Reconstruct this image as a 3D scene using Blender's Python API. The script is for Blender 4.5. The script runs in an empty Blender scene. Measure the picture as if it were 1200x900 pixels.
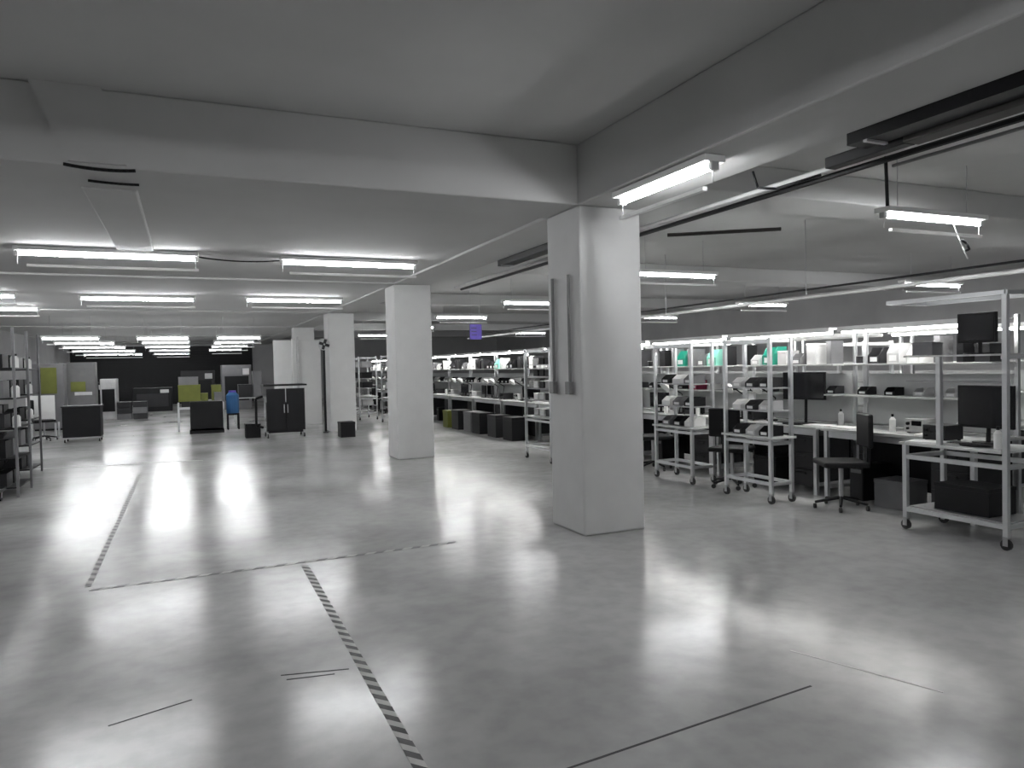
import bpy, math, random
from mathutils import Vector, Matrix
S = bpy.context.scene
COL = S.collection
PI = math.pi
# ---------------------------------------------------------------- camera
F, YAW, PIT, ROL = 860.0, 0.41527, -0.0245, -0.0215
cy, sy, cp, sp = math.cos(YAW), math.sin(YAW), math.cos(PIT), math.sin(PIT)
fw = Vector((sy*cp, cy*cp, sp)); rt = Vector((cy, -sy, 0)); up = rt.cross(fw)
r2 = math.cos(ROL)*rt + math.sin(ROL)*up
u2 = -math.sin(ROL)*rt + math.cos(ROL)*up
cd = bpy.data.cameras.new('camera'); cam = bpy.data.objects.new('camera', cd); COL.objects.link(cam)
M = Matrix((r2, u2, -fw)).transposed().to_4x4(); M.translation = Vector((0, 0, 1.6))
cam.matrix_world = M
cd.sensor_fit = 'HORIZONTAL'; cd.sensor_width = 36; cd.lens = 36*F/1200; cd.clip_start = .05; cd.clip_end = 300
S.camera = cam
# ---------------------------------------------------------------- world, exposure
w = bpy.data.worlds.new('world'); S.world = w; w.use_nodes = True
w.node_tree.nodes['Background'].inputs[0].default_value = (.8, .85, 1, 1)
w.node_tree.nodes['Background'].inputs[1].default_value = 0.02
S.view_settings.view_transform = 'Standard'; S.view_settings.look = 'None'
S.view_settings.gamma = 1; S.view_settings.use_curve_mapping = False
S.view_settings.exposure = 0.88
TUBE = 48.0        # radiance of a lit ceiling tube
STRIP = 19.0        # radiance of a bench task tube
# ---------------------------------------------------------------- materials
MAT = {}
def mk(name, rgb, rough=.5, metal=0.0, var=.08, scale=6.0, bump=0.0, spec=None):
    if name in MAT: return MAT[name]
    m = bpy.data.materials.new(name); m.use_nodes = True; nt = m.node_tree; n = nt.nodes; l = nt.links
    b = n['Principled BSDF']; b.inputs['Roughness'].default_value = rough; b.inputs['Metallic'].default_value = metal
    if spec is not None: b.inputs['Specular IOR Level'].default_value = spec
    tc = n.new('ShaderNodeTexCoord'); ns = n.new('ShaderNodeTexNoise'); ns.inputs['Scale'].default_value = scale; ns.inputs['Detail'].default_value = 4
    l.new(tc.outputs['Object'], ns.inputs['Vector'])
    cr = n.new('ShaderNodeValToRGB')
    cr.color_ramp.elements[0].position = .3; cr.color_ramp.elements[1].position = .7
    cr.color_ramp.elements[0].color = tuple(c*(1-var) for c in rgb)+(1,)
    cr.color_ramp.elements[1].color = tuple(min(1, c*(1+var)) for c in rgb)+(1,)
    l.new(ns.outputs['Fac'], cr.inputs[0]); l.new(cr.outputs[0], b.inputs['Base Color'])
    if bump:
        bp = n.new('ShaderNodeBump'); bp.inputs['Strength'].default_value = bump; bp.inputs['Distance'].default_value = .02
        l.new(ns.outputs['Fac'], bp.inputs['Height']); l.new(bp.outputs[0], b.inputs['Normal'])
    MAT[name] = m; return m
def emis(name, rgb, st):
    if name in MAT: return MAT[name]
    m = bpy.data.materials.new(name); m.use_nodes = True; b = m.node_tree.nodes['Principled BSDF']
    b.inputs['Base Color'].default_value = rgb+(1,); b.inputs['Emission Color'].default_value = rgb+(1,)
    b.inputs['Emission Strength'].default_value = st; MAT[name] = m; return m
ceil_m = mk('painted_concrete_ceiling', (.50, .50, .495), .85, var=.04, scale=1.2, bump=.05)
pill_m = mk('painted_pillar', (.64, .64, .635), .7, var=.04, scale=3, bump=.08)
wall_m = mk('grey_wall', (.36, .36, .36), .8, var=.06, scale=1.5)
dark_wall = mk('dark_shutter', (.009, .009, .010), .6, spec=.3)
alu = mk('aluminium', (.62, .63, .64), .38, .75, var=.05)
steel = mk('galvanised_steel', (.42, .42, .43), .45, .7)
white = mk('white_enamel', (.78, .78, .77), .4, var=.03)
black = mk('black_plastic', (.006, .006, .007), .5, spec=.25)
blackm = mk('black_metal', (.005, .005, .006), .5, spec=.25)
dgrey = mk('dark_grey_plastic', (.022, .022, .024), .5, spec=.3)
mgrey = mk('mid_grey_plastic', (.14, .14, .145), .5)
lgrey = mk('light_grey_plastic', (.5, .5, .5), .5)
brownd = mk('brown_duct', (.035, .032, .03), .6)
lam = mk('bench_laminate', (.55, .56, .55), .25, var=.05)
panel_m = mk('pale_panel', (.50, .51, .51), .5, var=.03)
olive = mk('olive_plastic', (.125, .14, .02), .6)
blue = mk('blue_plastic', (.02, .10, .25), .5)
signblue = mk('sign_blue', (.10, .06, .42), .5)
green = mk('green_plastic', (.01, .22, .15), .5)
mint = mk('mint_plastic', (.25, .62, .50), .5)
red = mk('red_plastic', (.33, .03, .08), .5)
card = mk('cardboard', (.30, .26, .21), .8)
paper = mk('white_paper', (.8, .8, .8), .8, var=.02)
rubber = mk('black_rubber', (.02, .02, .02), .7)
glass_s = mk('screen_glass', (.008, .008, .01), .12)
tube_m = emis('lit_tube', (.97, .985, 1), TUBE)
far_m = emis('lit_distant_tube', (.97, .985, 1), 32.0)
strip_m = emis('lit_task_tube', (1, .99, .97), STRIP)
# floor: worn glossy epoxy
def floor_mat():
    m = bpy.data.materials.new('epoxy_floor'); m.use_nodes = True; nt = m.node_tree; n = nt.nodes; l = nt.links
    b = n['Principled BSDF']; tc = n.new('ShaderNodeTexCoord')
    def noise(sc, det, dist=0):
        a = n.new('ShaderNodeTexNoise'); a.inputs['Scale'].default_value = sc; a.inputs['Detail'].default_value = det
        a.inputs['Distortion'].default_value = dist; l.new(tc.outputs['Object'], a.inputs['Vector']); return a
    def ramp(a, p0, c0, p1, c1):
        r = n.new('ShaderNodeValToRGB'); e = r.color_ramp.elements; e[0].position = p0; e[1].position = p1
        e[0].color = (*c0, 1); e[1].color = (*c1, 1); l.new(a.outputs['Fac'], r.inputs[0]); return r
    big = ramp(noise(.55, 5, .6), .40, (.43, .43, .425), .60, (.56, .56, .555))
    fine = ramp(noise(7, 8), .35, (.86,)*3, .6, (1,)*3)
    mx = n.new('ShaderNodeMix'); mx.data_type = 'RGBA'; mx.blend_type = 'MULTIPLY'; mx.inputs[0].default_value = .8
    l.new(big.outputs[0], mx.inputs[6]); l.new(fine.outputs[0], mx.inputs[7]); l.new(mx.outputs[2], b.inputs['Base Color'])
    ro = ramp(noise(.9, 4, .8), .35, (.16,)*3, .7, (.25,)*3)
    l.new(ro.outputs[0], b.inputs['Roughness'])
    b.inputs['IOR'].default_value = 1.42
    bp = n.new('ShaderNodeBump'); bp.inputs['Strength'].default_value = .02; bp.inputs['Distance'].default_value = .01
    l.new(noise(3.5, 3).outputs['Fac'], bp.inputs['Height']); l.new(bp.outputs[0], b.inputs['Normal'])
    return m
floor_m = floor_mat()
def tape_mat(name, freq, a, b_, slant):
    m = bpy.data.materials.new(name); m.use_nodes = True; nt = m.node_tree; n = nt.nodes; l = nt.links
    b = n['Principled BSDF']; b.inputs['Roughness'].default_value = .5
    tc = n.new('ShaderNodeTexCoord'); sx = n.new('ShaderNodeSeparateXYZ'); l.new(tc.outputs['Object'], sx.inputs[0])
    m1 = n.new('ShaderNodeMath'); m1.operation = 'MULTIPLY_ADD'; m1.inputs[1].default_value = slant
    l.new(sx.outputs[0], m1.inputs[0]); l.new(sx.outputs[1], m1.inputs[2])
    m2 = n.new('ShaderNodeMath'); m2.operation = 'MULTIPLY'; m2.inputs[1].default_value = freq; l.new(m1.outputs[0], m2.inputs[0])
    m3 = n.new('ShaderNodeMath'); m3.operation = 'FRACT'; l.new(m2.outputs[0], m3.inputs[0])
    m4 = n.new('ShaderNodeMath'); m4.operation = 'GREATER_THAN'; m4.inputs[1].default_value = .5; l.new(m3.outputs[0], m4.inputs[0])
    mx = n.new('ShaderNodeMix'); mx.data_type = 'RGBA'; mx.inputs[6].default_value = (*a, 1); mx.inputs[7].default_value = (*b_, 1)
    l.new(m4.outputs[0], mx.inputs[0]); l.new(mx.outputs[2], b.inputs['Base Color'])
    return m
# ---------------------------------------------------------------- mesh helpers
class MB:
    def __init__(s): s.v = []; s.f = []
    def box(s, x0, x1, y0, y1, z0, z1, rot=None, piv=None, ch=0.0):
        b = len(s.v); c = [(x, y, z) for x in (x0, x1) for y in (y0, y1) for z in (z0, z1)]
        if rot is not None:
            p = Vector(piv or (0, 0, 0)); c = [tuple(rot @ (Vector(q)-p) + p) for q in c]
        s.v += c
        for q in ((0,1,3,2),(4,6,7,5),(0,4,5,1),(2,3,7,6),(0,2,6,4),(1,5,7,3)): s.f.append(tuple(b+i for i in q))
        return s
    def cyl(s, p0, p1, r, n=8, r1=None):
        p0 = Vector(p0); p1 = Vector(p1); d = (p1-p0).normalized(); r1 = r if r1 is None else r1
        a = d.orthogonal().normalized(); c = d.cross(a); b = len(s.v)
        for p, rr in ((p0, r), (p1, r1)):
            for i in range(n):
                t = 2*PI*i/n; s.v.append(tuple(p + a*math.cos(t)*rr + c*math.sin(t)*rr))
        for i in range(n): s.f.append((b+i, b+(i+1) % n, b+n+(i+1) % n, b+n+i))
        s.f.append(tuple(b+n-1-i for i in range(n))); s.f.append(tuple(b+n+i for i in range(n)))
        return s
    def tube(s, pts, r, n=6):
        for a, b in zip(pts, pts[1:]): s.cyl(a, b, r, n)
        return s
    def poly(s, pts, h, axis='z'):      # prism over an outline in xy
        b = len(s.v); n = len(pts)
        for z in h:
            for p in pts: s.v.append((p[0], p[1], z))
        s.f.append(tuple(b+n-1-i for i in range(n))); s.f.append(tuple(b+n+i for i in range(n)))
        for i in range(n): s.f.append((b+i, b+(i+1) % n, b+n+(i+1) % n, b+n+i))
        return s
    def mesh(s, name, mat, bev=0.0, smooth=False):
        me = bpy.data.meshes.new(name); me.from_pydata(s.v, [], s.f); me.materials.append(mat)
        if smooth:
            for p in me.polygons: p.use_smooth = len(p.vertices) == 4
        me.update(); return me
CACHE = {}
def add(name, me, parent=None, loc=(0,0,0), rz=0.0, bev=0.0, label=None):
    o = bpy.data.objects.new(name, me); COL.objects.link(o); o.location = loc; o.rotation_euler = (0,0,rz)
    if parent: o.parent = parent
    if bev:
        b = o.modifiers.new('bevel', 'BEVEL'); b.width = bev; b.segments = 2; b.limit_method = 'ANGLE'
    if label: o['label'] = label
    return o
def P(name, key, fn, mat, parent=None, bev=0.0, loc=(0,0,0), label=None, smooth=False):
    """part: mesh built once per key, shared afterwards"""
    k = (name, key, mat.name)
    if k not in CACHE:
        mb = MB(); fn(mb); CACHE[k] = mb.mesh(name, mat, smooth=smooth)
    return add(name, CACHE[k], parent, loc, 0, bev, label)
def thing(name, label, cat, loc=(0,0,0), rz=0.0, group=None):
    o = bpy.data.objects.new(name, None); COL.objects.link(o); o.location = loc; o.rotation_euler = (0,0,rz)
    o.empty_display_size = .2
    o['label'] = label; o['category'] = cat
    if group: o['group'] = group
    return o
def tag(o, label, cat, group=None):
    o['label'] = label; o['category'] = cat
    if group: o['group'] = group
    return o
def struct(name, mb, mat, parent=None):
    o = add(name, mb.mesh(name, mat), parent); o['kind'] = 'structure'; return o
# ---------------------------------------------------------------- the setting
XL, XR, YB, YF, ZC, ZB = -5.4, 17.5, -7.0, 42.0, 3.62, 3.07
floor = struct('floor', MB().box(XL-.2, XR+.2, YB-.2, YF+.2, -.2, 0), floor_m)
ceiling = struct('ceiling', MB().box(XL-.2, XR+.2, YB-.2, YF+.2, ZC, ZC+.2), ceil_m)
struct('wall_left', MB().box(XL-.2, XL, YB-.2, YF+.2, 0, ZC), wall_m)
struct('wall_right', MB().box(XR, XR+.2, YB-.2, YF+.2, 0, ZC), wall_m)
struct('wall_back', MB().box(XL, XR, YB-.2, YB, 0, ZC), wall_m)
struct('wall_far', MB().box(XL, XR, YF, YF+.2, 0, ZC), wall_m)
def cbeam(x0, x1, y0, y1, z0=ZB):
    add('beam', MB().box(x0, x1, y0, y1, z0, ZC).mesh('beam', ceil_m), ceiling, bev=.015)
PY = [-.65, 5.95, 12.56, 19.2, 25.8, 32.4, 39.0]
for y in PY:
    cbeam(XL, 3.33, y, y+.66); cbeam(4.0, XR, y, y+.66, 3.32)
cbeam(3.33, 4.0, YB, YF)
cbeam(-.72, -.33, 6.61, 9.75, 3.055)
add('lower_slab', MB().box(XL, 3.33, 6.61, YF, 3.10, ZC).mesh('lower_slab', ceil_m), ceiling)
_m = MB(); _q = [(-.94, ZC), (-.50, ZC), (-.36, 3.09), (-.72, 3.09)]
_m.v = [(a, y, b) for y in (5.951, 5.91) for a, b in _q]; _m.f = [(0,1,2,3), (7,6,5,4), (0,4,5,1), (1,5,6,2), (2,6,7,3), (3,7,4,0)]
add('haunch', _m.mesh('haunch', ceil_m), ceiling)
# far dark roller shutter
d1 = struct('door_1', MB().box(-5.3, 3.2, YF-.06, YF, 0, 3.0), dark_wall)
for k in range(20):
    add('slat', CACHE.setdefault('slat', MB().box(-5.3, 3.2, -.02, .02, -.066, .066).mesh('slat', dark_wall)), d1, (0, YF-.09, .1+k*.145))
# floor joints and cracks
jm = mk('joint_filler', (.05, .05, .05), .7); jl = mk('pale_joint_filler', (.55, .55, .54), .4)
def joint(p0, p1, w, mat=jm, name='joint'):
    a, b = Vector((*p0, 0)), Vector((*p1, 0)); d = (b-a); n = Vector((-d.y, d.x, 0)).normalized()*w/2
    m = MB(); m.poly([(a-n)[:2], (b-n)[:2], (b+n)[:2], (a+n)[:2]], (-.01, .0012))
    add(name, m.mesh(name, mat), floor)
joint((-.38, 3.78), (-.03, 3.90), .010); joint((.40, 4.0), (.74, 3.92), .010); joint((.42, 3.93), (.66, 3.89), .010)
joint((1.32, 2.55), (2.75, 2.68), .012); joint((2.99, 3.06), (3.25, 2.35), .012, jl); joint((-3.2, 14.97), (.2, 14.5), .05, jl)

# pillars
def pillar(y, label):
    t = thing('pillar', label, 'pillar', (3.665, y+.33, 0), 0, None)
    P('shaft', 'sh', lambda m: m.box(-.335, .335, -.33, .33, 0, ZB-.001), pill_m, t, .02)
    return t
plab = {5.95: 'large pale square concrete pillar nearest the camera, in the middle of the hall',
        12.56: 'second pale square pillar, left of and behind the big central one',
        19.2: 'third pale square pillar, just left of the second one',
        25.8: 'distant pale square pillar behind the black cabinet',
        32.4: 'farthest but one square pillar, hidden deep in the hall', 39.0: 'last square pillar by the far wall'}
for y in PY[1:5]: p_ = pillar(y, plab[y])
pillar(-.65 - .0, 'square concrete pillar beside the camera position, outside the picture') if False else None
# conduits on near pillar
def conduit(name, pts, r, mat, label, cat='conduit', box=None, group=None):
    t = thing(name, label, cat, pts[0]); o = Vector(pts[0])
    m = MB(); m.tube([Vector(p)-o for p in pts], r); add('pipe', m.mesh('pipe', mat), t)
    if box:
        b = MB(); q = Vector(box)-o; b.box(q.x-.045, q.x+.0, q.y-.045, q.y+.045, q.z-.06, q.z+.06); add('switch_box', b.mesh('switch_box', mat), t, bev=.006)
    return t
grey_pipe = mk('grey_conduit', (.20, .20, .20), .5)
conduit('wall_conduit', [(3.31, 6.14, 2.45), (3.31, 6.14, 1.42)], .015, grey_pipe, 'vertical grey conduit near the front corner of the central pillar', box=(3.32, 6.14, 1.38))
conduit('wall_conduit', [(3.31, 6.47, 2.45), (3.31, 6.47, 1.42)], .015, grey_pipe, 'vertical grey conduit near the rear edge of the central pillar side', box=(3.32, 6.47, 1.38))
conduit('wall_conduit', [(4.02, 6.05, 3.0), (4.02, 6.05, .45)], .016, white, 'white conduit down the right edge of the central pillar')
# ceiling services along the right side of the long beam
conduit('ceiling_conduit', [(4.42, -2, 3.02), (4.42, 12.5, 3.02)], .022, lgrey, 'pale ceiling conduit running beside the long beam, nearer of the pair')
conduit('ceiling_conduit', [(4.55, -2, 3.0), (4.55, 12.5, 3.0)], .022, blackm, 'black ceiling conduit running beside the long beam')
conduit('ceiling_conduit', [(4.75, -2, 3.0), (4.75, 3.8, 3.0)], .012, grey_pipe, 'thin grey conduit at the top right corner, outside the black one')
conduit('ceiling_conduit', [(5.0, 6.9, 3.04), (6.0, 6.2, 3.04)], .02, brownd, 'short dark pipe crossing below the ceiling right of the central pillar')
conduit('supply_rail', [(8.2, 3.0, 2.50), (8.2, 22, 2.50)], .025, lgrey, 'pale overhead supply rail running above the bench strip lights')
conduit('supply_rail', [(8.3, 3.0, 2.62), (8.3, 22, 2.62)], .015, blackm, 'thin dark overhead rail running just above the pale one')
for q_, y_ in enumerate((4.6, 8.0, 11.4, 15.0)):
    conduit('rail_hanger', [(8.2, y_, 2.526), (8.2, y_, ZC-.302 if 5.9 < y_ < 6.7 else ZC-.002)], .006, steel, 'thin rod of the pale overhead supply rail, %s from the camera' % ['nearest', 'second', 'third', 'farthest'][q_], 'rod')
def tray(y0, y1, label):
    t = thing('cable_tray', label, 'cable tray', (4.1, y0, 3.07))
    L = y1-y0
    m = MB(); m.box(-.09, -.07, 0, L, -.05, .10).box(.07, .09, 0, L, -.05, .10).box(-.09, .09, 0, L, -.07, -.05); add('channel', m.mesh('channel', blackm), t)
    m = MB()
    for k in range(3): m.cyl((-.03+.03*k, .02, .0), (-.03+.03*k, L-.02, .0), .012, 6)
    add('cable', m.mesh('cable', black), t)
    for k in range(max(2, int(L/1.2))):
        P('bracket', 'tb', lambda m: m.box(-.099, .09, -.015, .015, -.085, -.07), steel, t, loc=(0, .15+k*(L-.3)/max(1, int(L/1.2)-1), 0))
tray(-2.0, 3.55, 'long black cable tray at the upper right, below the ceiling')
tray(7.4, 9.5, 'black cable tray seen between the two nearest pillars')
t = thing('air_duct', 'dark brown rectangular duct below the black cable tray, upper right', 'duct', (4.30, -2, 3.0))
P('body', 'd', lambda m: m.box(-.085, .06, 0, 5.3, -.03, .06), brownd, t, .008)
P('end_cap', 'd', lambda m: m.box(-.06, .04, 5.3, 5.95, -.03, .05), blackm, t, .008)
P('hanger', 'd', lambda m: m.box(.061, .072, 0, .03, -.03, .61), steel, t)
for y in (2.5, 4.9): P('hanger', 'd', None, steel, t, loc=(0, y, 0))
def cable(pts, r, mat, label, name='cable', sag=0.0, n=10):
    a, b = Vector(pts[0]), Vector(pts[-1]); q = pts
    if len(pts) == 2: q = [a.lerp(b, i/n) - Vector((0, 0, 4*sag*(i/n)*(1-i/n))) for i in range(n+1)]
    o = add(name, None) if False else None
    m = MB(); m.tube([Vector(p)-a for p in q], r); ob = add(name, m.mesh(name, mat, smooth=True), None, a); tag(ob, label, 'cable'); return ob
cable([(.16, 9.9, 3.03), (1.13, 9.95, 3.03)], .009, black, 'black cable sagging between the two nearest ceiling lights', sag=.03)
cable([(-.74, 5.86, 3.05), (-.3, 5.9, 3.05)], .012, black, 'black cable across the beam underside at the upper left', sag=.015)
cable([(-.64, 6.3, 3.05), (-.3, 6.33, 3.05)], .010, black, 'shorter black cable just under the other one at upper left', sag=.005)
cable([(4.03, 4.45, 3.06), (4.05, 4.42, 2.93), (4.12, 4.3, 2.90), (4.28, 4.02, 2.95)], .010, black, 'black cable looping into the end of the brown duct')
# ---------------------------------------------------------------- ceiling lights
def batten(x0, x1, y, label, z=3.0, lit=True, group=None, along='x', top=None):
    if top is None: top = 3.10 if (y > 6.6 and x1 < 4) else ZC
    L = x1-x0
    t = thing('ceiling_light', label, 'ceiling light', ((x0+x1)/2, y, z) , 0 if along == 'x' else PI/2, group)
    k = (round(L, 2)); h = L/2
    P('housing', k, lambda m: m.box(-h, h, -.09, .09, .045, .095), white, t, .006)
    P('dim_band_strip', k, lambda m: m.box(-h+.12, h, -.02, .02, -.135, -.105), white, t)  # white strip added to stand for the dim reflected band below the tube
    for sg in (-1, 1): P('strip_drop', 0, lambda m: m.cyl((0, 0, -.105), (0, 0, -.012), .004, 6), steel, t, loc=(sg*(h-.03), 0, 0))  # thin wires carrying the added strip
    P('tube', (k, lit), lambda m: m.cyl((-h+.04, 0, .012), (h-.04, 0, .012), .019, 10), far_m if z < 2.6 else tube_m, t, smooth=True)
    for sg in (-1, 1): P('tube_holder', 0, lambda m: m.box(-.02, .02, -.03, .03, -.012, .045), lgrey, t, loc=(sg*(h-.02), 0, 0))
    if top - z < .15: P('mount', 0, lambda m: m.box(-.3, .3, -.02, .02, .095, .0999), steel, t)
    if top - z > .15:
        for s in (-1, 1):
            P('hanger', round(top-z, 2), lambda m: m.cyl((0, 0, .09), (0, 0, top-z-.002), .005, 6), steel, t, loc=(s*h*.7, 0, 0))
    return t
batten(-1.78, .16, 10.0, 'long lit tube light, nearest one on the left, below the ceiling')
batten(1.14, 2.97, 10.0, 'lit tube light between the nearest left light and the second pillar')
batten(-1.80, .17, 15.65, 'lit tube light directly behind the nearest left light')
batten(1.08, 3.0, 15.5, 'lit tube light behind the one left of the second pillar')
batten(-4.7, -2.74, 15.5, 'lit tube light at the left picture edge, upper of two')
batten(-4.8, -2.86, 18.4, 'lit tube light at the left picture edge, lower of two')
batten(-4.7, -2.74, 10.0, 'unseen tube light left of the picture frame, included for its light')  # outside the view, included for the light it gives
zf = 2.5
far = [(21.3, -3.3, -2.02, -1.2, .06, .72, 1.87), (24.6, -3.5, -1.95, -1.25, .08, .75, 1.95), (28.4, -3.8, -1.92, -1.35, .1, .78, 2.02), (33.0, -4.1, -1.9, -1.4, .1, .82, 2.1), (38.6, -4.35, -1.93, -1.44, .1, .88, 2.2)]
for q_, (yy, a, b, c, d_, e, f_) in enumerate(far):
    wh = ['nearest', 'second nearest', 'third', 'second farthest', 'farthest'][q_]
    batten(a, b, yy, 'low hung lit tube light, %s of the five in the distant left group' % wh, zf, group='far ceiling lights, left group')
    batten(c, d_, yy, 'low hung lit tube light, %s of the five in the distant middle group' % wh, zf, group='far ceiling lights, middle group')
    if yy < 35: batten(e, f_, yy, 'low hung lit tube light, %s of four in the distant group toward the pillars' % ['nearest', 'second nearest', 'second farthest', 'farthest'][q_], zf, group='far ceiling lights, right group')
for i_, (a_, b_, yy) in enumerate([(-4.7, -2.76, -1.6), (-1.8, .16, -1.6), (1.1, 3.0, -1.6), (6.3, 7.85, -1.2), (-1.8, .16, -5), (1.1, 3.0, -5), (6.3, 7.85, -5)]):  # unseen lamps added behind the camera to brighten the near ceiling
    batten(a_, b_, yy, 'unseen tube light added behind the camera to brighten the near ceiling', group='added lights behind the camera')
batten(6.34, 7.83, 5.2, 'bright tube light at upper right with a cord hanging from it')
batten(6.5, 8.14, 9.91, 'lit tube light just right of the central pillar')
batten(6.5, 8.0, 15.18, 'lit tube light seen just left of the central pillar, uppermost')
batten(6.46, 8.02, 19.9, 'lit tube light above the blue hanging sign')
batten(6.5, 8.0, 24.9, 'distant lit tube light beyond the blue sign')
batten(6.6, 7.9, 31.0, 'farthest lit tube light seen left of the second pillar')
batten(12.66, 14.33, 9.95, 'lit tube light above the wheeled cart top frame')
batten(12.7, 14.3, 14.63, 'lit tube light over the green bins, far right hall')
batten(12.8, 14.3, 19.3, 'short lit tube light low beside the central pillar')
batten(12.9, 14.5, 29.1, 'lit tube light left of the central pillar, far right hall')
batten(12.7, 14.3, 5.0, 'lit tube light beyond the right picture edge')
batten(3.98, 5.42, 0, 'x', along='x') if False else None
t = batten(-.62, .62, 0.0, 'lit tube light under the long beam at the head of the central pillar', 3.0, along='y', top=ZB)
t.location = (3.45, 4.8, 2.97)
# cord hanging from the right-hand light
def cordpts(): return [(7.33, 5.16, 3.0), (7.38, 5.14, 2.86), (7.43, 5.13, 2.75), (7.50, 5.12, 2.62)]
cable(cordpts(), .008, white, 'pale cord dangling from the bright upper right light')
cable([(7.45, 5.15, 2.82), (7.5, 5.13, 2.78), (7.53, 5.12, 2.72), (7.47, 5.12, 2.70)], .012, dgrey, 'dark knotted cord end beside the dangling pale cord')
conduit('drop_rod', [(6.42, 5.2, 3.11), (6.40, 5.2, 3.6)], .018, blackm, 'dark rod holding the left end of the upper right light', 'rod')
# ---------------------------------------------------------------- floor tapes
def tape(p0, p1, w, label, mat):
    a, b = Vector(p0), Vector(p1); d = b-a; L = d.length; ang = math.atan2(d.y, d.x)-PI/2
    m = MB().box(-w/2, w/2, 0, L, .0, .0015); o = add('hazard_tape', m.mesh('hazard_tape', mat), None, (a.x, a.y, .0008), ang); tag(o, label, 'floor tape')
tA = tape_mat('hazard_stripes', 8.5, (.03, .03, .03), (.5, .5, .48), 1.2)
tB = tape_mat('worn_stripes', 6.0, (.17, .17, .17), (.48, .48, .47), .8)
tape((.80, 2.3), (.83, 6.17), .055, 'black and white striped tape running toward the camera', tA)
tape((-.72, 6.24), (2.2, 6.33), .05, 'worn striped tape crossing the floor from left to pillar', tB)
tape((-.74, 6.35), (-.75, 13.2), .045, 'faded striped tape running away along the left lane', tB)
tape((-.9, 14.9), (.2, 14.5), .05, 'pale tape line across the distant floor', jl)
# ---------------------------------------------------------------- furniture builders
def post(m, x, y, z0, z1, s=.02): m.box(x-s, x+s, y-s, y+s, z0, z1)
def caster(parent, x, y, r=.045):
    c = P('caster', r, lambda m: m.cyl((-.015, 0, r), (.015, 0, r), r, 12), rubber, parent, loc=(x, y, 0))
    P('fork', r, lambda m: m.box(-.022, -.017, -.02, .02, r*.8, r*2.3).box(.017, .022, -.02, .02, r*.8, r*2.3).box(-.022, .022, -.02, .02, r*2.1, r*2.5), steel, c)
def trolley(x0, y0, dx, dy, H, label, shelves, table=.72, wheels=True):
    t = thing('trolley_rack', label, 'rack', (x0, y0, 0)); k = (dx, dy, H)
    zb = .1 if wheels else 0
    for (x, y) in ((0, 0), (dx, 0), (0, dy), (dx, dy)):
        P('post', (H, zb), lambda m: post(m, 0, 0, zb, H), alu, t, loc=(x, y, 0), bev=.003)
        if wheels: caster(t, x, y)
    P('table_top', (dx, dy), lambda m: m.box(-.04, dx+.04, -.04, dy+.04, 0, .025), lam, t, .004, (0, 0, table))
    for z in [.22, table-.05, H-.04]:
        P('rail', (dx, dy), lambda m: m.box(-.014, .014, .021, dy-.021, -.018, .018).box(dx-.014, dx+.014, .021, dy-.021, -.018, .018).box(.021, dx-.021, -.014, .014, -.018, .018).box(.021, dx-.021, dy-.014, dy+.014, -.018, .018), alu, t, .0, (0, 0, z))
    for z in shelves:
        P('shelf', (dx, dy), lambda m: m.box(.022, dx-.022, .0, dy, 0, .015), steel, t, .0, (0, 0, z))
    return t
def workbench(y0, L, label, lit=True, x0=6.7, D=.75, flip=False, group=None):
    t = thing('workbench', label, 'workbench', (x0, y0, 0), 0, group)
    if flip: t.rotation_euler.z = PI; t.location = (x0, y0+L, 0)
    P('table_top', L, lambda m: m.box(0, D, .01, L-.01, .775, .805), lam, t, .004)
    for x in (.05, D-.05):
        for y in (.06, L-.06):
            P('leg', 0, lambda m: post(m, 0, 0, 0, .775, .022), alu, t, loc=(x, y, 0))
    for y in (.06, L-.06):
        P('upright', 0, lambda m: post(m, 0, 0, .805, 2.0, .018), alu, t, loc=(D-.05, y, 0))
    P('apron', L, lambda m: m.box(.04, .06, .09, L-.09, .70, .775).box(.1, D-.1, .05, .07, .10, .14).box(.1, D-.1, L-.07, L-.05, .10, .14), alu, t)
    P('back_panel', L, lambda m: m.box(D-.06, D-.045, .1, L-.1, .83, 1.42), panel_m, t)
    P('shelf', L, lambda m: m.box(D-.42, D-.07, .06, L-.06, 0, .02), lam, t, .003, (0, 0, 1.52))
    P('shelf', L, lambda m: m.box(D-.30, D-.07, .06, L-.06, 0, .02), lam, t, .003, (0, 0, 1.16))
    hd = P('light_hood', L, lambda m: m.box(D-.50, D-.36, .04, L-.04, 1.95, 1.975).box(D-.50, D-.49, .04, L-.04, 1.92, 1.95).box(D-.40, D-.06, .10, .12, 1.955, 1.97).box(D-.40, D-.06, L-.12, L-.10, 1.955, 1.97), white, t)
    P('tube', (L, lit), lambda m: m.cyl((D-.43, .06, 1.918), (D-.43, L-.06, 1.918), .024, 10), strip_m if lit else white, hd, smooth=True)
    P('modesty_panel', L, lambda m: m.box(D-.10, D-.09, .1, L-.1, .12, .70), black, t)
    dr = P('drawer_unit', 0, lambda m: m.box(.08, D-.12, .1, .52, .08, .69), dgrey, t, .004)
    for k in range(3):
        P('drawer', 0, lambda m: m.box(.062, .08, .115, .505, 0, .185).box(.048, .062, .23, .39, .13, .15), dgrey, dr, .0, (0, 0, .095+.198*k))
    return t
BW = 1.9
bdesc = ['behind the wheeled cart', 'behind the dark screen', 'left of the screen', 'right of big pillar', 'touching big pillar']
blab = ['pale workbench behind the wheeled cart at the right edge', 'pale workbench behind the dark computer screen', 'pale workbench with green bins on its shelf, left of the screen',
        'pale workbench with a red bin near the big pillar', 'pale workbench partly hidden by the big pillar']
benches = []
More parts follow.
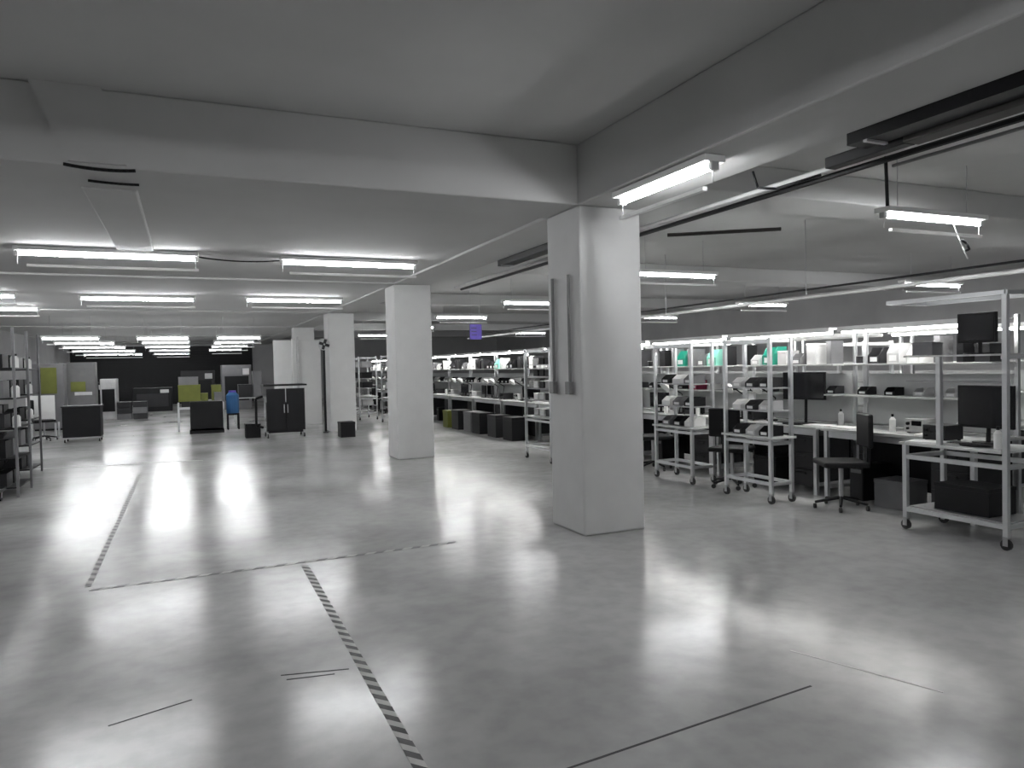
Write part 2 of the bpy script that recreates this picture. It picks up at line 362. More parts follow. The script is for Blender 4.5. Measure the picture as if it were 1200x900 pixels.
for k in range(14):
    y0 = 4.5+k*BW
    lab = blab[k] if k < 5 else 'pale workbench in the distant aisle row, %s beyond the big pillar' % ['nearest', 'second', 'third', 'fourth', 'fifth', 'sixth', 'seventh', 'eighth', 'last'][k-5]
    workbench(y0, BW-.04, lab, group=None if k < 5 else 'distant aisle workbenches'); benches.append(y0)
# second row, back to back, facing the other aisle
for k in range(6):
    workbench(5.2+k*1.95, 1.9, '%s of the workbenches standing behind the near bench row' % ['nearest', 'second', 'third', 'fourth', 'fifth', 'farthest'][k], x0=8.45, lit=k % 2 == 0, group='rear facing workbenches')
# ---------------------------------------------------------------- small things
def monitor(loc, rz, label, W=.52, H=.32, arm=.14, group=None):
    t = thing('monitor', label, 'monitor', loc, rz, group)      # screen faces local -x
    P('casing', (W, H), lambda m: m.box(-.015, .02, -W/2, W/2, arm, arm+H).box(.02, .045, -W*.3, W*.3, arm+.05, arm+H-.05), black, t, .004, (0, 0, 0))
    P('screen', (W, H), lambda m: m.box(-.018, -.014, -W/2+.015, W/2-.015, arm+.02, arm+H-.015), glass_s, t)
    P('stand', arm, lambda m: m.cyl((.035, 0, .01), (.045, 0, arm+.1), .018, 8), black, t)
    P('base', 0, lambda m: m.poly([(.13*math.cos(a)*.8+.03, .13*math.sin(a)) for a in [i*PI/8 for i in range(16)]], (0, .012)), black, t)
    return t
def pbin(loc, rz, label, mat, s=(.16, .12, .10), group=None, cat='parts bin', name='parts_bin'):
    t = thing(name, label, cat, loc, rz, group); X, Y, Zh = s; w = .005
    def f(m):
        m.box(0, X, -Y/2, Y/2, 0, w).box(X-w, X, -Y/2, Y/2, w, Zh).box(0, w, -Y/2, Y/2, w, Zh*.5)
        for sg in (-1, 1):
            b = len(m.v); ya, yb = sg*Y/2, sg*(Y/2-w)
            for yy in (ya, yb): m.v += [(0, yy, w), (X, yy, w), (X, yy, Zh), (X*.35, yy, Zh), (0, yy, Zh*.5)]
            m.f.append((b, b+1, b+2, b+3, b+4)); m.f.append((b+9, b+8, b+7, b+6, b+5))
            for i in range(5): m.f.append((b+i, b+5+i, b+5+(i+1) % 5, b+(i+1) % 5))
    P('shell', s, f, mat, t)
    P('label_card', s, lambda m: m.box(-.003, 0, -Y*.3, Y*.3, Zh*.12, Zh*.4), paper, t)
    return t
def cbox(loc, rz, label, mat, s, group=None, cat='box', name='storage_box'):
    t = thing(name, label, cat, loc, rz, group); X, Y, Zh = s
    P('body', s, lambda m: m.box(-X/2, X/2, -Y/2, Y/2, 0, Zh*.86), mat, t, .003)
    P('lid', s, lambda m: m.box(-X/2-.004, X/2+.004, -Y/2-.004, Y/2+.004, Zh*.86, Zh), mat, t, .003)
    return t
def binder(loc, label, mat, H=.28, T=.06, group=None):
    t = thing('binder', label, 'binder', loc, 0, group)
    P('cover', (H, T), lambda m: m.box(0, .2, -T/2, -T/2+.004, 0, H).box(0, .2, T/2-.004, T/2, 0, H).box(0, .004, -T/2, T/2, 0, H), mat, t)
    P('pages', (H, T), lambda m: m.box(.008, .195, -T/2+.005, T/2-.005, .005, H-.01), paper, t)
def sheets(loc, rz, label, group=None):
    o = P('paper_stack', 0, lambda m: m.box(-.11, .11, -.15, .15, 0, .004).box(-.10, .12, -.145, .155, .004, .012, Matrix.Rotation(.12, 3, 'Z')), paper, None, 0, loc); o.rotation_euler.z = rz
    tag(o, label, 'paper', group)
def keyboard(loc, rz, label, group=None):
    t = thing('keyboard', label, 'keyboard', loc, rz, group)
    P('base', 0, lambda m: m.box(-.07, .07, -.22, .22, 0, .018), black, t, .003)
    P('keys', 0, lambda m: [m.box(-.06+.024*i, -.041+.024*i, -.205+.0275*j, -.183+.0275*j, .018, .024) for i in range(5) for j in range(15)], dgrey, t)
def meter(loc, rz, label, mat=lgrey, group=None):      # bench instrument
    t = thing('bench_instrument', label, 'instrument', loc, rz, group)
    P('case', mat.name, lambda m: m.box(0, .26, -.11, .11, .012, .15), mat, t, .005)
    P('display', 0, lambda m: m.box(-.004, 0, -.08, .03, .08, .13), glass_s, t)
    P('knob', 0, lambda m: m.cyl((-.02, .07, .1), (0, .07, .1), .017, 10), black, t)
    P('knob', 1, lambda m: m.cyl((-.02, .07, .05), (0, .07, .05), .012, 10), black, t)
    P('foot', 0, lambda m: [m.box(x, x+.02, y, y+.02, 0, .012) for x in (.02, .22) for y in (-.1, .08)], rubber, t)
def spool(loc, label, mat, group=None):
    t = thing('wire_spool', label, 'spool', loc, 0, group)
    P('flange', 0, lambda m: m.cyl((0, 0, 0), (0, 0, .006), .05, 14).cyl((0, 0, .084), (0, 0, .09), .05, 14), lgrey, t)
    P('winding', mat.name, lambda m: m.cyl((0, 0, .006), (0, 0, .084), .038, 14), mat, t)
def bottle(loc, label, group=None):
    t = thing('bottle', label, 'bottle', loc, 0, group)
    P('body', 0, lambda m: m.cyl((0, 0, 0), (0, 0, .13), .032, 12).cyl((0, 0, .13), (0, 0, .16), .032, 12, .012), white, t)
    P('cap', 0, lambda m: m.cyl((0, 0, .16), (0, 0, .19), .013, 10), black, t)
def tower(loc, label, group=None):
    t = thing('computer_tower', label, 'computer', loc, 0, group)
    P('case', 0, lambda m: m.box(0, .42, -.09, .09, 0, .40), black, t, .006)
    P('front_panel', 0, lambda m: m.box(-.012, 0, -.085, .085, .01, .39), dgrey, t, .003)
    P('drive_bay', 0, lambda m: m.box(-.016, -.012, -.07, .07, .31, .35), mgrey, t)
def desk_lamp(loc, rz, label, group=None):
    t = thing('desk_lamp', label, 'lamp', loc, rz, group)
    P('base', 0, lambda m: m.cyl((0, 0, 0), (0, 0, .02), .07, 14), blackm, t)
    P('arm', 0, lambda m: m.tube([(0, 0, .02), (.06, 0, .30), (-.22, 0, .46)], .009), blackm, t)
    P('head', 0, lambda m: m.cyl((-.22, 0, .47), (-.27, 0, .42), .03, 12, .09), white, t)
def chair(loc, rz, label, mat=dgrey, group=None):
    t = thing('task_chair', label, 'chair', loc, rz, group)
    P('seat', mat.name, lambda m: m.box(-.23, .23, -.23, .23, .46, .52), mat, t, .02)
    P('backrest', mat.name, lambda m: m.box(-.27, -.22, -.2, .2, .66, 1.02), mat, t, .02)
    P('back_post', 0, lambda m: m.tube([(-.1, 0, .45), (-.29, 0, .45), (-.29, 0, .85)], .015), blackm, t)
    P('gas_lift', 0, lambda m: m.cyl((0, 0, .1), (0, 0, .46), .025, 10), steel, t)
    for i in range(5):
        a = i*2*PI/5
        lg = P('leg', i, lambda m: m.cyl((0, 0, .12), (.27*math.cos(a), .27*math.sin(a), .07), .02, 8, .014), blackm, t)
        P('caster', i, lambda m: m.cyl((.27*math.cos(a)-.012, .27*math.sin(a), .028), (.27*math.cos(a)+.012, .27*math.sin(a), .028), .028, 10), rubber, lg)
# ---------------------------------------------------------------- racks in front of the benches
trolley(5.90, 6.29, .30, .74, 1.86, 'tall aluminium trolley rack, middle of the right hall, nearest freestanding one', [1.02, 1.28])
trolley(5.99, 7.80, .34, .80, 1.86, 'aluminium trolley rack just behind the nearest freestanding one', [1.0, 1.3])
trolley(5.35, 10.6, .55, .95, 1.88, 'aluminium trolley rack seen in the gap left of the big pillar', [1.0, 1.2, 1.4, 1.6])
trolley(7.62, 6.5, .45, .4, 1.82, 'slim aluminium post frame behind the dark computer screen', [1.0, 1.3, 1.55], table=.80, wheels=False)
mid = [(5.3, 20.5), (4.9, 23.0), (5.0, 26.0)]
for i, (x, y) in enumerate(mid):
    trolley(x, y, .55, 1.2, 2.0, 'distant aluminium shelf trolley between the second and third pillar', [.45, 1.0, 1.3, 1.65], group=None) if False else None
    tt = trolley(x, y, .55, 1.2, 2.0, '%s of three distant aluminium shelf trolleys between second and third pillar' % ['nearest', 'middle', 'farthest'][i], [.45, 1.0, 1.3, 1.65]); tt['group'] = 'shelf trolleys between second and third pillar'
# wheeled cart at the right edge
t = thing('wheeled_cart', 'large wheeled aluminium workbench cart at the right edge, with tall frame', 'cart', (6.1, 3.85, 0))
for (x, y, z1) in ((0, 0, 2.10), (0, .58, 1.60), (0, .92, .79), (.52, 0, 2.10), (.52, .92, .79)):
    z0 = .80 if y == .58 else .1
    P('post', (z0, z1), lambda m: post(m, 0, 0, z0, z1, .021), alu, t, .003, (x, y, 0))
for (x, y) in ((0, 0), (0, .92), (.52, 0), (.52, .92)): caster(t, x, y)
P('table_top', 0, lambda m: m.box(-.03, .56, .022, .97, .79, .815), lam, t, .004)
P('table_frame', 0, lambda m: m.box(-.015, .015, .022, .9, .66, .70).box(.505, .535, .022, .9, .66, .70).box(.02, .50, -.015, .015, .66, .70).box(.02, .50, .905, .935, .66, .70), alu, t)
P('lower_rail', 0, lambda m: m.box(-.016, .016, .022, .9, .17, .21).box(.505, .535, .022, .9, .17, .21).box(.02, .50, -.015, .015, .17, .21).box(.02, .50, .905, .935, .17, .21), alu, t)
P('lower_shelf', 0, lambda m: m.box(.02, .50, .02, .9, .21, .22), steel, t)
P('top_rail', 0, lambda m: m.box(-.018, .018, .0, 1.1, 2.10, 2.135).box(.502, .538, .0, 1.1, 2.10, 2.135).box(0, .52, -.016, .016, 2.10, 2.135).box(0, .52, 1.07, 1.1, 2.10, 2.135), alu, t)
P('upper_shelf', 0, lambda m: m.box(-.02, .30, .022, .92, 1.60, 1.615), lgrey, t)
P('shelf_bracket', 0, lambda m: m.box(.0, .52, .022, .04, 1.57, 1.60), alu, t)
P('cross_wire', 0, lambda m: m.cyl((.02, .02, 1.38), (.02, .92, 1.38), .008, 6), steel, t)
# second dark rack beyond the right edge
trolley(6.85, 2.85, .6, .75, 2.0, 'dark laden trolley rack cut off by the right picture edge', [.4, 1.15, 1.45])
cbox((7.15, 3.225, .746), 0, 'black crate on the trolley cut off at the right edge', black, (.5, .6, .34))
cbox((7.15, 3.225, .416), 0, 'lower black crate on the trolley cut off at the right edge', black, (.5, .6, .22))
pbin((6.9, 3.225, 1.466), 0, 'pale bin on the top shelf of the trolley at the right edge', lgrey, (.3, .25, .2))
# cart contents
monitor((6.50, 4.28, .816), 0, 'large black monitor on the wheeled cart', .5, .38, .14)
monitor((6.30, 4.22, 1.616), 0, 'dark monitor on the upper shelf of the wheeled cart', .34, .26, .10)
keyboard((6.24, 4.22, .816), 0, 'black keyboard on the wheeled cart table')
meter((6.33, 4.66, .816), 0, 'dark bench instrument beside the keyboard on the wheeled cart', dgrey)
sheets((6.25, 4.63, .816), .2, 'loose papers at the left end of the wheeled cart') if False else None
sheets((6.20, 4.62, .816), .2, 'white papers at the left front corner of the wheeled cart')
bottle((6.2, 3.98, .816), 'white squeeze bottle on the wheeled cart next to its tall post')
cbox((6.37, 4.30, .221), 0, 'black case on the lower shelf of the wheeled cart', black, (.36, .5, .24))
cbox((6.15, 4.58, 1.616), 0, 'small grey box on upper shelf of the wheeled cart', mgrey, (.14, .2, .12))
# trolley A contents
for i, (z, mt, nm) in enumerate([(.746, black, 'black'), (1.036, white, 'white'), (1.296, dgrey, 'dark grey')]):
    lvl = ['table', 'lower shelf', 'middle shelf', 'top shelf'][i]
    for j in range(3):
        mt2, nm2 = [(mt, nm), (lgrey, 'light grey'), (dgrey, 'charcoal')][(j+i) % 3]
        pbin((5.93, 6.43+.22*j, z), 0, '%s parts bin on the %s of nearest trolley rack, %s' % (nm2, lvl, ['near side', 'centre', 'far side'][j]), mt2, (.22, .15, .11))
for i, z in enumerate([.746, 1.016, 1.316]):
    lvl = ['table', 'lower shelf', 'middle shelf', 'top shelf'][i]
    for j in range(3):
        mt2, nm2 = [(white, 'white'), (black, 'black'), (mgrey, 'grey')][(j+i) % 3]
        pbin((6.04, 7.94+.25*j, z), 0, '%s parts bin on the %s of the second trolley rack, %s' % (nm2, lvl, ['near side', 'centre', 'far side'][j]), mt2, (.22, .17, .12))
random.seed(4)
for i, z in enumerate([.746, 1.016, 1.216, 1.416, 1.616]):
    for j in range(4):
        mt2 = random.choice([white, black, dgrey, lgrey])
        cbox((5.63, 10.74+.225*j, z+.001), 0, '%s box on %s of the trolley rack left of the big pillar' % ({'white_enamel': 'white', 'black_plastic': 'black', 'dark_grey_plastic': 'charcoal', 'light_grey_plastic': 'light grey'}[mt2.name], ['the table', 'shelf one', 'shelf two', 'shelf three', 'the top shelf'][i]), mt2, (.3, .17, .11), 'boxes on the rack left of the big pillar')
for (x, y) in mid:
    for z in (.466, 1.016, 1.316, 1.666):
        for j in range(4):
            cbox((x+.27, y+.15+.29*j, z), 0, 'small box on the %s shelf of the %s distant shelf trolley' % ({.466: 'bottom', 1.016: 'second', 1.316: 'third', 1.666: 'top'}[z], {20.5: 'nearest', 23.0: 'middle', 26.0: 'farthest'}[y]), random.choice([white, dgrey, lgrey, black]), (.32, .2, .18), 'boxes on the distant shelf trolleys')
ORD9 = ['nearest', 'second', 'third', 'fourth', 'fifth', 'sixth', 'seventh', 'eighth', 'farthest']
# ---------------------------------------------------------------- items on the bench row
monitor((6.98, 6.86, .806), .25, 'dark computer screen standing on the bench right of the nearest trolley rack', .56, .34, .30)
keyboard((6.80, 6.90, .806), .1, 'black keyboard on the bench beside the dark computer screen')
ordn = ['nearest', 'second', 'third', 'fourth', 'fifth', 'sixth', 'seventh', 'eighth']
cols = [(white, 'white'), (dgrey, 'charcoal'), (lgrey, 'light grey'), (black, 'black'), (mgrey, 'mid grey')]
SP = {(1, 4): (green, 'dark green'), (2, 1): (mint, 'mint green'), (2, 4): (green, 'dark green')}
for k, y0 in enumerate(benches):
    near = k < 5
    rnd = random.Random(100+k)
    n = 7 if near else 8
    for j in range(n):
        y = y0+.2+j*(BW-.42)/(n-1)
        mt, nm = cols[rnd.randrange(5)]
        if (k, j) in SP: mt, nm = SP[(k, j)]
        if k == 6 and j == 4: mt, nm = mint, 'mint green'
        kind = rnd.random()
        lab = '%s %%s, upper shelf, bench %s, %s from its near end' % (nm, bdesc[k], ordn[j]) if near else None
        grp = None if near else 'small items on upper shelves of the distant workbenches'
        gl = '%s %%s on the upper shelf of the %s distant workbench' % (nm, ORD9[k-5])
        s = (.22, .15, rnd.choice([.14, .18, .22]))
        if (k, j) in SP: pbin((7.08, y, 1.541), 0, lab % 'bin', mt, (.24, .2, .24)); continue
        if k == 6 and j == 4: pbin((7.05, y, 1.541), 0, 'mint green bin on a distant bench shelf, seen left of the big pillar', mt, (.26, .24, .24)); continue
        if kind < .4: pbin((7.08, y, 1.541), 0, lab % 'bin' if near else gl % 'bin', mt, s, grp)
        elif kind < .62: cbox((7.2, y, 1.541), 0, lab % 'box' if near else gl % 'box', mt, (s[0], s[1], s[2]+.04), grp)
        elif kind < .88:
            binder((7.12, y, 1.541), lab % 'binder' if near else gl % 'binder', mt, .28, .07, grp)
            if not near: binder((7.12, y+.09, 1.541), gl % 'binder', mt, .26, .06, grp)
        else: spool((7.15, y, 1.541), lab % 'wire spool' if near else gl % 'wire spool', mt, grp)
    n2 = 5 if near else 7
    for j in range(n2):
        y = y0+.22+j*(BW-.46)/(n2-1)
        mt, nm = cols[rnd.randrange(5)]
        if k == 2 and j == 2: pbin((7.12, y, 1.181), 0, 'red parts bin on the lower shelf of the bench near the big pillar', red, (.2, .2, .14)); continue
        if near: pbin((7.16, y, 1.181), 0, '%s small bin, lower shelf, bench %s, %s along' % (nm, bdesc[k], ordn[j]), mt, (.16, .13, .09))
        else: pbin((7.16, y, 1.181), 0, '%s small bin on the lower shelf of the %s distant workbench' % (nm, ORD9[k-5]), mt, (.16, .14, .13), 'small bins on lower shelves of the distant workbenches')
    # on the table
    n3 = 6 if near else 5
    for j in range(n3):
        y = y0+.3+j*(BW-.62)/(n3-1)
        x = 6.85+rnd.random()*.12
        if (k == 1 and j < 5) or (k == 0 and j > 3): continue
        mt, nm = [(lgrey, 'light grey'), (dgrey, 'charcoal'), (white, 'white')][rnd.randrange(3)]
        q = rnd.randrange(5)
        tail = 'on bench %s, %s from its near end' % (bdesc[k], ordn[j]) if near else None
        g = None if near else 'equipment on the tables of the distant workbenches'; gl = '%s on the table of the %s distant workbench' % (['%s instrument' % nm, 'white papers', 'armed desk lamp', 'dark monitor', 'white bottle'][q], ORD9[k-5]) if not near else None
        if q == 0: meter((x, y, .806), 0, tail and '%s instrument %s' % (nm, tail) or gl, mt, g)
        elif q == 1: sheets((x, y, .806), rnd.random()*.6-.3, tail and 'white papers '+tail or gl, g)
        elif q == 2: desk_lamp((x+.08, y, .806), 0, tail and 'black armed desk lamp '+tail or gl, g)
        elif q == 3: monitor((min(x+.05, 6.97), y, .806), rnd.random()*.5-.25, tail and 'dark monitor '+tail or gl, .4, .24, .08, g)
        else: bottle((x, y, .806), tail and 'white bottle '+tail or gl, g)
    # under and in front of the table
    if k != 1: tower((6.88, y0+1.5, 0), 'black computer tower on the floor under the bench %s' % bdesc[k] if near else 'black computer tower under the %s distant workbench' % ORD9[k-5], None if near else 'computer towers under distant workbenches')
    if k in (1, 2, 3, 9, 11): chair((6.38 if k > 1 else 6.3, y0+.95 if k > 1 else 7.4, 0), [.2, .5, -.3, .1][k % 4], 'dark task chair at the bench %s' % bdesc[k] if near else 'dark task chair at the %s distant aisle workbench' % ORD9[k-5], black, None if near else 'task chairs at distant workbenches')
cbox((6.45, 18.7, 0), 0, 'olive bin on the floor at the distant benches right of second pillar', olive, (.36, .4, .45))
for i, (y, mt, nm) in enumerate([(17.9, black, 'black'), (17.0, mgrey, 'grey'), (16.4, black, 'black'), (15.4, dgrey, 'charcoal'), (14.5, black, 'black')]):
    cbox((6.45, y, 0), 0, '%s crate on the floor under the distant aisle benches, %s from the olive bin' % (nm, ordn[i] if i else 'next'), mt, (.38, .5, .5))
# bright wide papers on bench tops
for i, (x, y) in enumerate([(6.92, 6.16), (6.92, 6.56)]):
    sheets((x, y, .8065), 0, 'white papers on the bench front right of the dark screen, %s sheet pile' % ['right', 'left'][i])
chair((6.36, 5.75, 0), 2.6, 'black task chair between the nearest trolley rack and the wheeled cart', black)
cbox((7.08, 7.45, 0), 0, 'black crate on the floor under the bench with the dark screen', black, (.4, .4, .35))
cbox((6.95, 5.5, 0), 0, 'grey crate on the floor under the bench behind the task chair', mgrey, (.36, .36, .3))
desk_lamp((7.02, 7.45, .806), 0, 'black armed desk lamp on the bench left of the dark screen')
meter((6.86, 7.75, .806), 0, 'charcoal instrument on the bench left of the dark screen', dgrey)
bottle((7.2, 6.5, .806), 'white bottle at the bench rear right of the dark screen')
# blue hanging sign
t = thing('hanging_sign', 'small blue hanging sign over the aisle, right of the second pillar', 'sign', (6.66, 17.3, 2.48))
P('sign_board', 0, lambda m: m.box(-.16, .16, -.01, .01, -.19, .19), signblue, t, .003)
for z in (.08, 0, -.09): P('marking', 0, lambda m: m.box(-.12, .02, -.013, -.01, 0, .02), dgrey, t, 0, (0, 0, z))
P('chain', 0, lambda m: m.cyl((-.13, 0, .19), (-.13, 0, ZC-2.482), .004, 6).cyl((.13, 0, .19), (.13, 0, ZC-2.482), .004, 6), steel, t)
# ---------------------------------------------------------------- left and far area of the main hall
t = thing('mobile_bin', 'black wheeled crate standing alone on the left of the hall', 'crate', (-2.36, 20.45, 0))
P('body', 0, lambda m: m.box(-.40, .40, -.28, .28, .12, .84), black, t, .01)
P('rim', 0, lambda m: m.box(-.42, .42, -.30, .30, .84, .87), dgrey, t, .004)
P('base_frame', 0, lambda m: m.box(-.40, .40, -.28, .28, .09, .12), steel, t)
for (x, y) in ((-.36, -.24), (.36, -.24), (-.36, .24), (.36, .24)): caster(t, x, y, .036)
t = thing('machine_cabinet', 'large black machine cabinet on wheels in front of the white partition', 'cabinet', (2.12, 18.6, 0))
P('body', 0, lambda m: m.box(-.48, .48, -.35, .35, .13, 1.24), black, t, .012)
P('top_panel', 0, lambda m: m.box(-.50, .50, -.37, .37, 1.24, 1.28), blackm, t, .006)
P('door', 0, lambda m: m.box(-.44, -.01, -.365, -.35, .18, 1.18).box(.01, .44, -.365, -.35, .18, 1.18), black, t, .004)
P('handle', 0, lambda m: m.box(-.05, -.03, -.385, -.365, .6, .8).box(.03, .05, -.385, -.365, .6, .8), steel, t)
P('side_arm', 0, lambda m: m.tube([(-.50, -.1, 1.0), (-.66, -.1, .95), (-.66, -.1, .3), (-.5, -.1, .25)], .03), blackm, t)
for (x, y) in ((-.42, -.3), (.42, -.3), (-.42, .3), (.42, .3)): caster(t, x, y, .05)
cbox((1.40, 18.9, 0), 0, 'low black toolbox on the floor left of the black machine cabinet', black, (.34, .4, .34))
# white partition and pole, fan
t = thing('partition', 'white partition panel behind the black machine cabinet', 'partition', (2.62, 22.4, 0))
for i in range(2):
    P('panel', 0, lambda m: m.box(-.33, .33, -.03, .03, 0, 2.5), pill_m, t, .006, (.0+.69*i, 0, 0))
P('post', 0, lambda m: m.box(-.03, .03, -.05, .05, 0, 2.6), lgrey, t, 0, (.345, -.05, 0))
conduit('floor_pole', [(2.55, 20.2, 0), (2.55, 20.2, 2.45)], .022, white, 'thin white pole standing behind the black machine cabinet', 'pole')
t = thing('pedestal_fan', 'fan on a dark post left of the third pillar', 'fan', (3.18, 19.05, 0))
P('post', 0, lambda m: m.cyl((0, 0, .03), (0, 0, 2.2), .03, 8), blackm, t)
P('base', 0, lambda m: m.cyl((0, 0, 0), (0, 0, .03), .13, 14), blackm, t)
P('cage', 0, lambda m: m.cyl((0, -.08, 2.25), (0, -.03, 2.25), .15, 18), lgrey, t)
P('motor', 0, lambda m: m.cyl((0, -.03, 2.25), (0, .08, 2.25), .06, 12), black, t)
for i in range(4):
    P('blade', i, lambda m: m.box(.02, .13, -.10, -.09, -.035, .035, Matrix.Rotation(i*PI/2+.3, 3, 'Y'), (0, 0, 0)), dgrey, t, 0, (0, 0, 2.25))
cbox((3.42, 17.6, 0), 0, 'small black toolbox on the floor in front of the third pillar', black, (.34, .4, .36))
# table with olive boxes
t = thing('work_table', 'pale work table with olive boxes, middle of the far hall', 'table', (.30, 22.25, 0))
P('table_top', 0, lambda m: m.box(-.62, .62, -.35, .35, .78, .81), lam, t, .004)
for (x, y) in ((-.57, -.3), (.57, -.3), (-.57, .3), (.57, .3)): P('leg', 0, lambda m: post(m, 0, 0, 0, .78, .025), alu, t, loc=(x, y, 0))
for y in (-.3, .3): P('rail', 'wt', lambda m: m.box(-.55, .55, -.01, .01, .60, .64), alu, t, 0, (0, y, 0))
cbox((.02, 22.25, .811), 0, 'large olive box on the left of the far work table', olive, (.56, .4, .46))
cbox((.40, 22.3, .811), 0, 'small olive box in the middle of the far work table', olive, (.18, .3, .22))
cbox((.0, 22.25, 1.272), 0, 'grey box stacked on the large olive box', mgrey, (.5, .36, .22))
cbox((.72, 22.45, .811), 0, 'olive box at the right end of the far work table', olive, (.26, .2, .44))
cbox((.75, 22.1, .811), 0, 'grey case at the right end of the far work table', mgrey, (.2, .2, .24))
t = thing('blue_drum', 'blue drum standing right of the far work table', 'drum', (1.12, 22.0, 0))
P('body', 0, lambda m: m.cyl((0, 0, .45), (0, 0, .95), .17, 16).cyl((0, 0, .95), (0, 0, 1.03), .17, 16, .1), blue, t)
P('stand', 0, lambda m: m.box(-.16, .16, -.16, .16, .40, .45).box(-.16, -.12, -.16, -.12, 0, .40).box(.12, .16, -.16, -.12, 0, .40).box(-.16, -.12, .12, .16, 0, .40).box(.12, .16, .12, .16, 0, .40), blackm, t)
P('lid', 0, lambda m: m.cyl((0, 0, 1.03), (0, 0, 1.08), .10, 12), signblue, t)
t = thing('pallet_crate', 'black crate on a low skid in front of the far work table', 'crate', (.42, 21.2, 0))
P('body', 0, lambda m: m.box(-.36, .36, -.25, .25, .10, .52), black, t, .01)
P('skid', 0, lambda m: m.box(-.42, .42, -.28, -.2, 0, .10).box(-.42, .42, .2, .28, 0, .10).box(-.42, .42, -.28, .28, .08, .10), blackm, t)
# second far table right of the blue drum
t = thing('work_table', 'pale far table between the blue drum and the black cabinet', 'table', (1.75, 24.2, 0))
P('table_top', 1, lambda m: m.box(-.5, .5, -.35, .35, .78, .81), lam, t, .004)
for (x, y) in ((-.45, -.3), (.45, -.3), (-.45, .3), (.45, .3)): P('leg', 0, lambda m: post(m, 0, 0, 0, .78, .025), alu, t, loc=(x, y, 0))
cbox((1.6, 24.2, .811), 0, 'dark grey case on the table right of the blue drum', dgrey, (.4, .4, .4))
cbox((1.96, 24.2, .812), 0, 'mid grey case on the table right of the blue drum', mgrey, (.25, .4, .8))
# machines against the far wall
rnd = random.Random(9)
for i, (x, y, w_, h, mt, nm) in enumerate([(-3.6, 34, 1.6, 1.3, dgrey, 'charcoal'), (-1.4, 35, 1.5, 1.0, black, 'black'), (.4, 36, 1.4, 1.7, dgrey, 'tall charcoal'), (1.9, 34, 1.2, 1.9, mgrey, 'tall grey'), (-2.6, 30, .5, 1.45, lgrey, 'narrow pale')]):
    t = thing('far_machine', '%s machine near the dark shutter at the far end' % nm, 'machine', (x, y, 0))
    P('body', i, lambda m: m.box(-w_/2, w_/2, -.5, .5, 0, h), mt, t, .02)
    P('panel', i, lambda m: m.box(-w_*.4, w_*.4, -.515, -.5, h*.2, h*.75), black if mt is not black else dgrey, t, .005)
    P('control_box', i, lambda m: m.box(w_*.2, w_*.42, -.56, -.515, h*.78, h*.92), lgrey, t, .005)
for i in range(6):
    x = -1.9+i*.28
    cbox((-1.9+.5*(i % 2)-.2, 29.5+i*.0, (i//2)*.21), 0, 'flat dark box, %s layer, %s column of the stack on the far floor' % (['bottom', 'middle', 'top'][i//2], ['left', 'right'][i % 2]), dgrey if i % 3 else mgrey, (.45, .5, .2), 'flat dark boxes stacked on the far floor')
# left wall side: olive boards, white cabinet, dark rack
def board(loc, s, mat, label):
    t = thing('wall_board', label, 'board', loc)
    P('face', s, lambda m: m.box(-.02, .02, -s[0]/2, s[0]/2, -s[1]/2, s[1]/2), mat, t, .004)
    P('frame', s, lambda m: m.box(-.025, .025, -s[0]/2-.03, s[0]/2+.03, s[1]/2, s[1]/2+.03).box(-.025, .025, -s[0]/2-.03, s[0]/2+.03, -s[1]/2-.03, -s[1]/2), lgrey, t)
t = thing('storage_cabinet', 'grey cabinet with an olive panel at the left, behind the white cabinet', 'cabinet', (-3.75, 25.4, 0))
P('body', 0, lambda m: m.box(-.4, .4, -.3, .3, .05, 1.95), mgrey, t, .01)
P('panel', 0, lambda m: m.box(-.18, .22, -.32, -.3, 1.08, 1.84), olive, t, .004)
P('plinth', 0, lambda m: m.box(-.38, .38, -.28, .28, 0, .05), blackm, t)
t = thing('storage_cabinet', 'tall dark grey cabinet with a small olive label, left of the far shutter', 'cabinet', (-3.1, 26.5, 0))
P('body', 1, lambda m: m.box(-.55, .45, -.3, .3, .05, 2.0), mk('cabinet_grey', (.13, .13, .13), .5), t, .01)
P('panel', 1, lambda m: m.box(-.22, .18, -.32, -.3, 1.1, 1.4), olive, t, .004)
P('notice', 1, lambda m: m.box(-.12, .35, -.325, -.3, .98, 1.08), lgrey, t, .002)
P('plinth', 1, lambda m: m.box(-.5, .4, -.28, .28, 0, .05), blackm, t)
t = thing('white_cabinet', 'low white cabinet at the left behind the dark shelving', 'cabinet', (-3.42, 22.0, 0))
P('body', 0, lambda m: m.box(-.34, .34, -.3, .3, .40, 1.15), white, t, .01)
P('door', 0, lambda m: m.box(-.31, -.01, -.315, -.3, .44, 1.11).box(.01, .31, -.315, -.3, .44, 1.11), white, t, .004)
for x in (-.3, .3):
    for y in (-.26, .26): P('leg', 'w', lambda m: post(m, 0, 0, 0, .40, .02), alu, t, 0, (x, y, 0))
chair((-3.3, 21.3, 0), .3, 'black task chair in front of the low white cabinet', black)
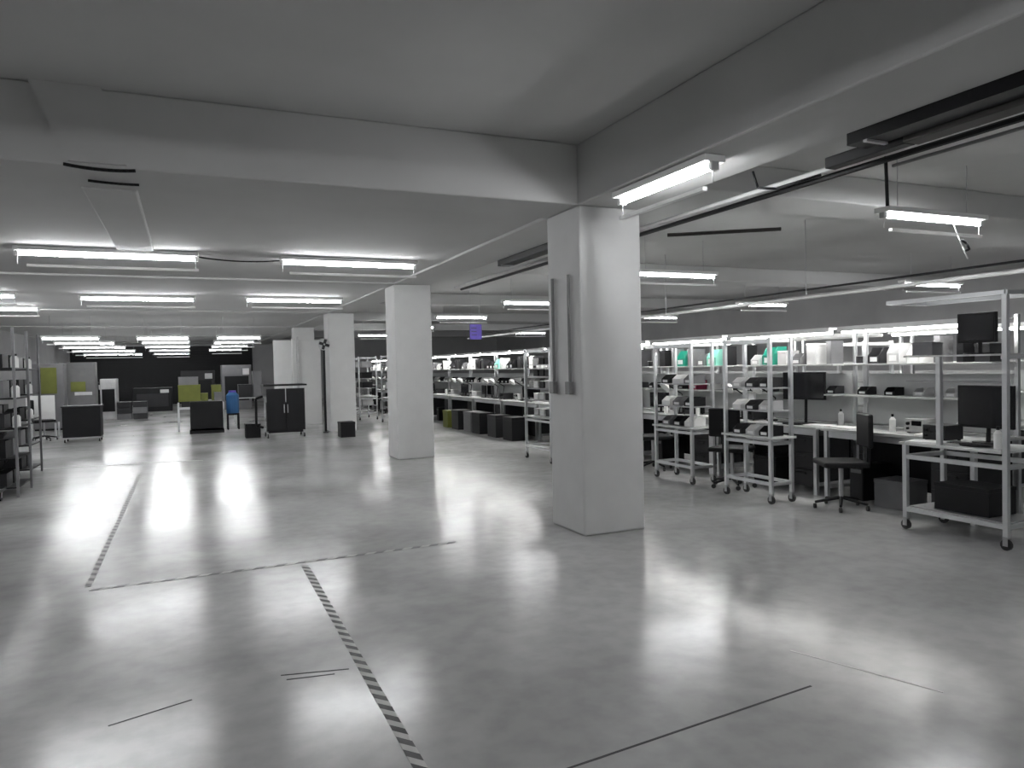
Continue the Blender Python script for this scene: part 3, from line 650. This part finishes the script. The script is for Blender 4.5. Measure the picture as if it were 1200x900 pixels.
def dark_rack(x0, y0, dx, dy, H, label):
    t = thing('shelving_rack', label, 'rack', (x0, y0, 0))
    for (x, y) in ((0, 0), (dx, 0), (0, dy), (dx, dy)): P('post', H, lambda m: post(m, 0, 0, 0, H, .015), mgrey, t, loc=(x, y, 0))
    for z in (.12, .5, .9, 1.3, 1.7):
        P('shelf', (dx, dy), lambda m: m.box(.0, dx, 0, dy, 0, .02), blackm, t, 0, (0, 0, z))
    return t
dark_rack(-3.1, 11.5, 1.0, .9, 2.25, 'dark shelving rack at the left picture edge, nearer one')
dark_rack(-3.3, 13.6, 1.0, .9, 2.3, 'dark shelving rack at the left picture edge, farther one')
for r_, (x0, y0) in enumerate([(-3.1, 11.5), (-3.3, 13.6)]):
    for i, z in enumerate((.141, .521, .921, 1.321, 1.721)):
        for j in range(3):
            for m_ in range(2):
                mt, nm = rnd.choice([(black, 'black'), (dgrey, 'charcoal'), (black, 'black'), (mgrey, 'grey')])
                g = 'crates on the %s left rack' % ('nearer' if r_ == 0 else 'farther')
                pbin((x0+.03+.30*j, y0+.22+.45*m_, z), 0, '%s crate on the %s shelf of the %s left rack, %s row' % (nm, ['bottom', 'second', 'middle', 'fourth', 'top'][i], 'nearer' if r_ == 0 else 'farther', ['front', 'rear'][m_]), mt, (.24, .36, .18+.05*((i+j) % 2)), g, 'crate', 'crate')
        if i > 1:
            for j in range(2): bottle((x0+1.0-.035, y0+.15+.2*j, z), 'white bottle, aisle side of the %s shelf of the %s left rack' % (['', '', 'middle', 'fourth', 'top'][i], 'nearer' if r_ == 0 else 'farther'), 'bottles on the %s left rack' % ('nearer' if r_ == 0 else 'farther'))
# black hand truck by the left rack
t = thing('hand_truck', 'black platform truck on the floor before the dark left shelving', 'trolley', (-2.5, 11.0, 0))
P('platform', 0, lambda m: m.box(-.3, .3, -.35, .35, .14, .18), blackm, t, .006)
P('handle', 0, lambda m: m.tube([(-.28, .33, .18), (-.28, .36, .9), (.28, .36, .9), (.28, .33, .18)], .014), steel, t)
for (x, y) in ((-.24, -.28), (.24, -.28), (-.24, .28), (.24, .28)): caster(t, x, y, .055)
cbox((-2.5, 10.97, .181), 0, 'black box riding on the platform truck at the left', black, (.5, .55, .3))
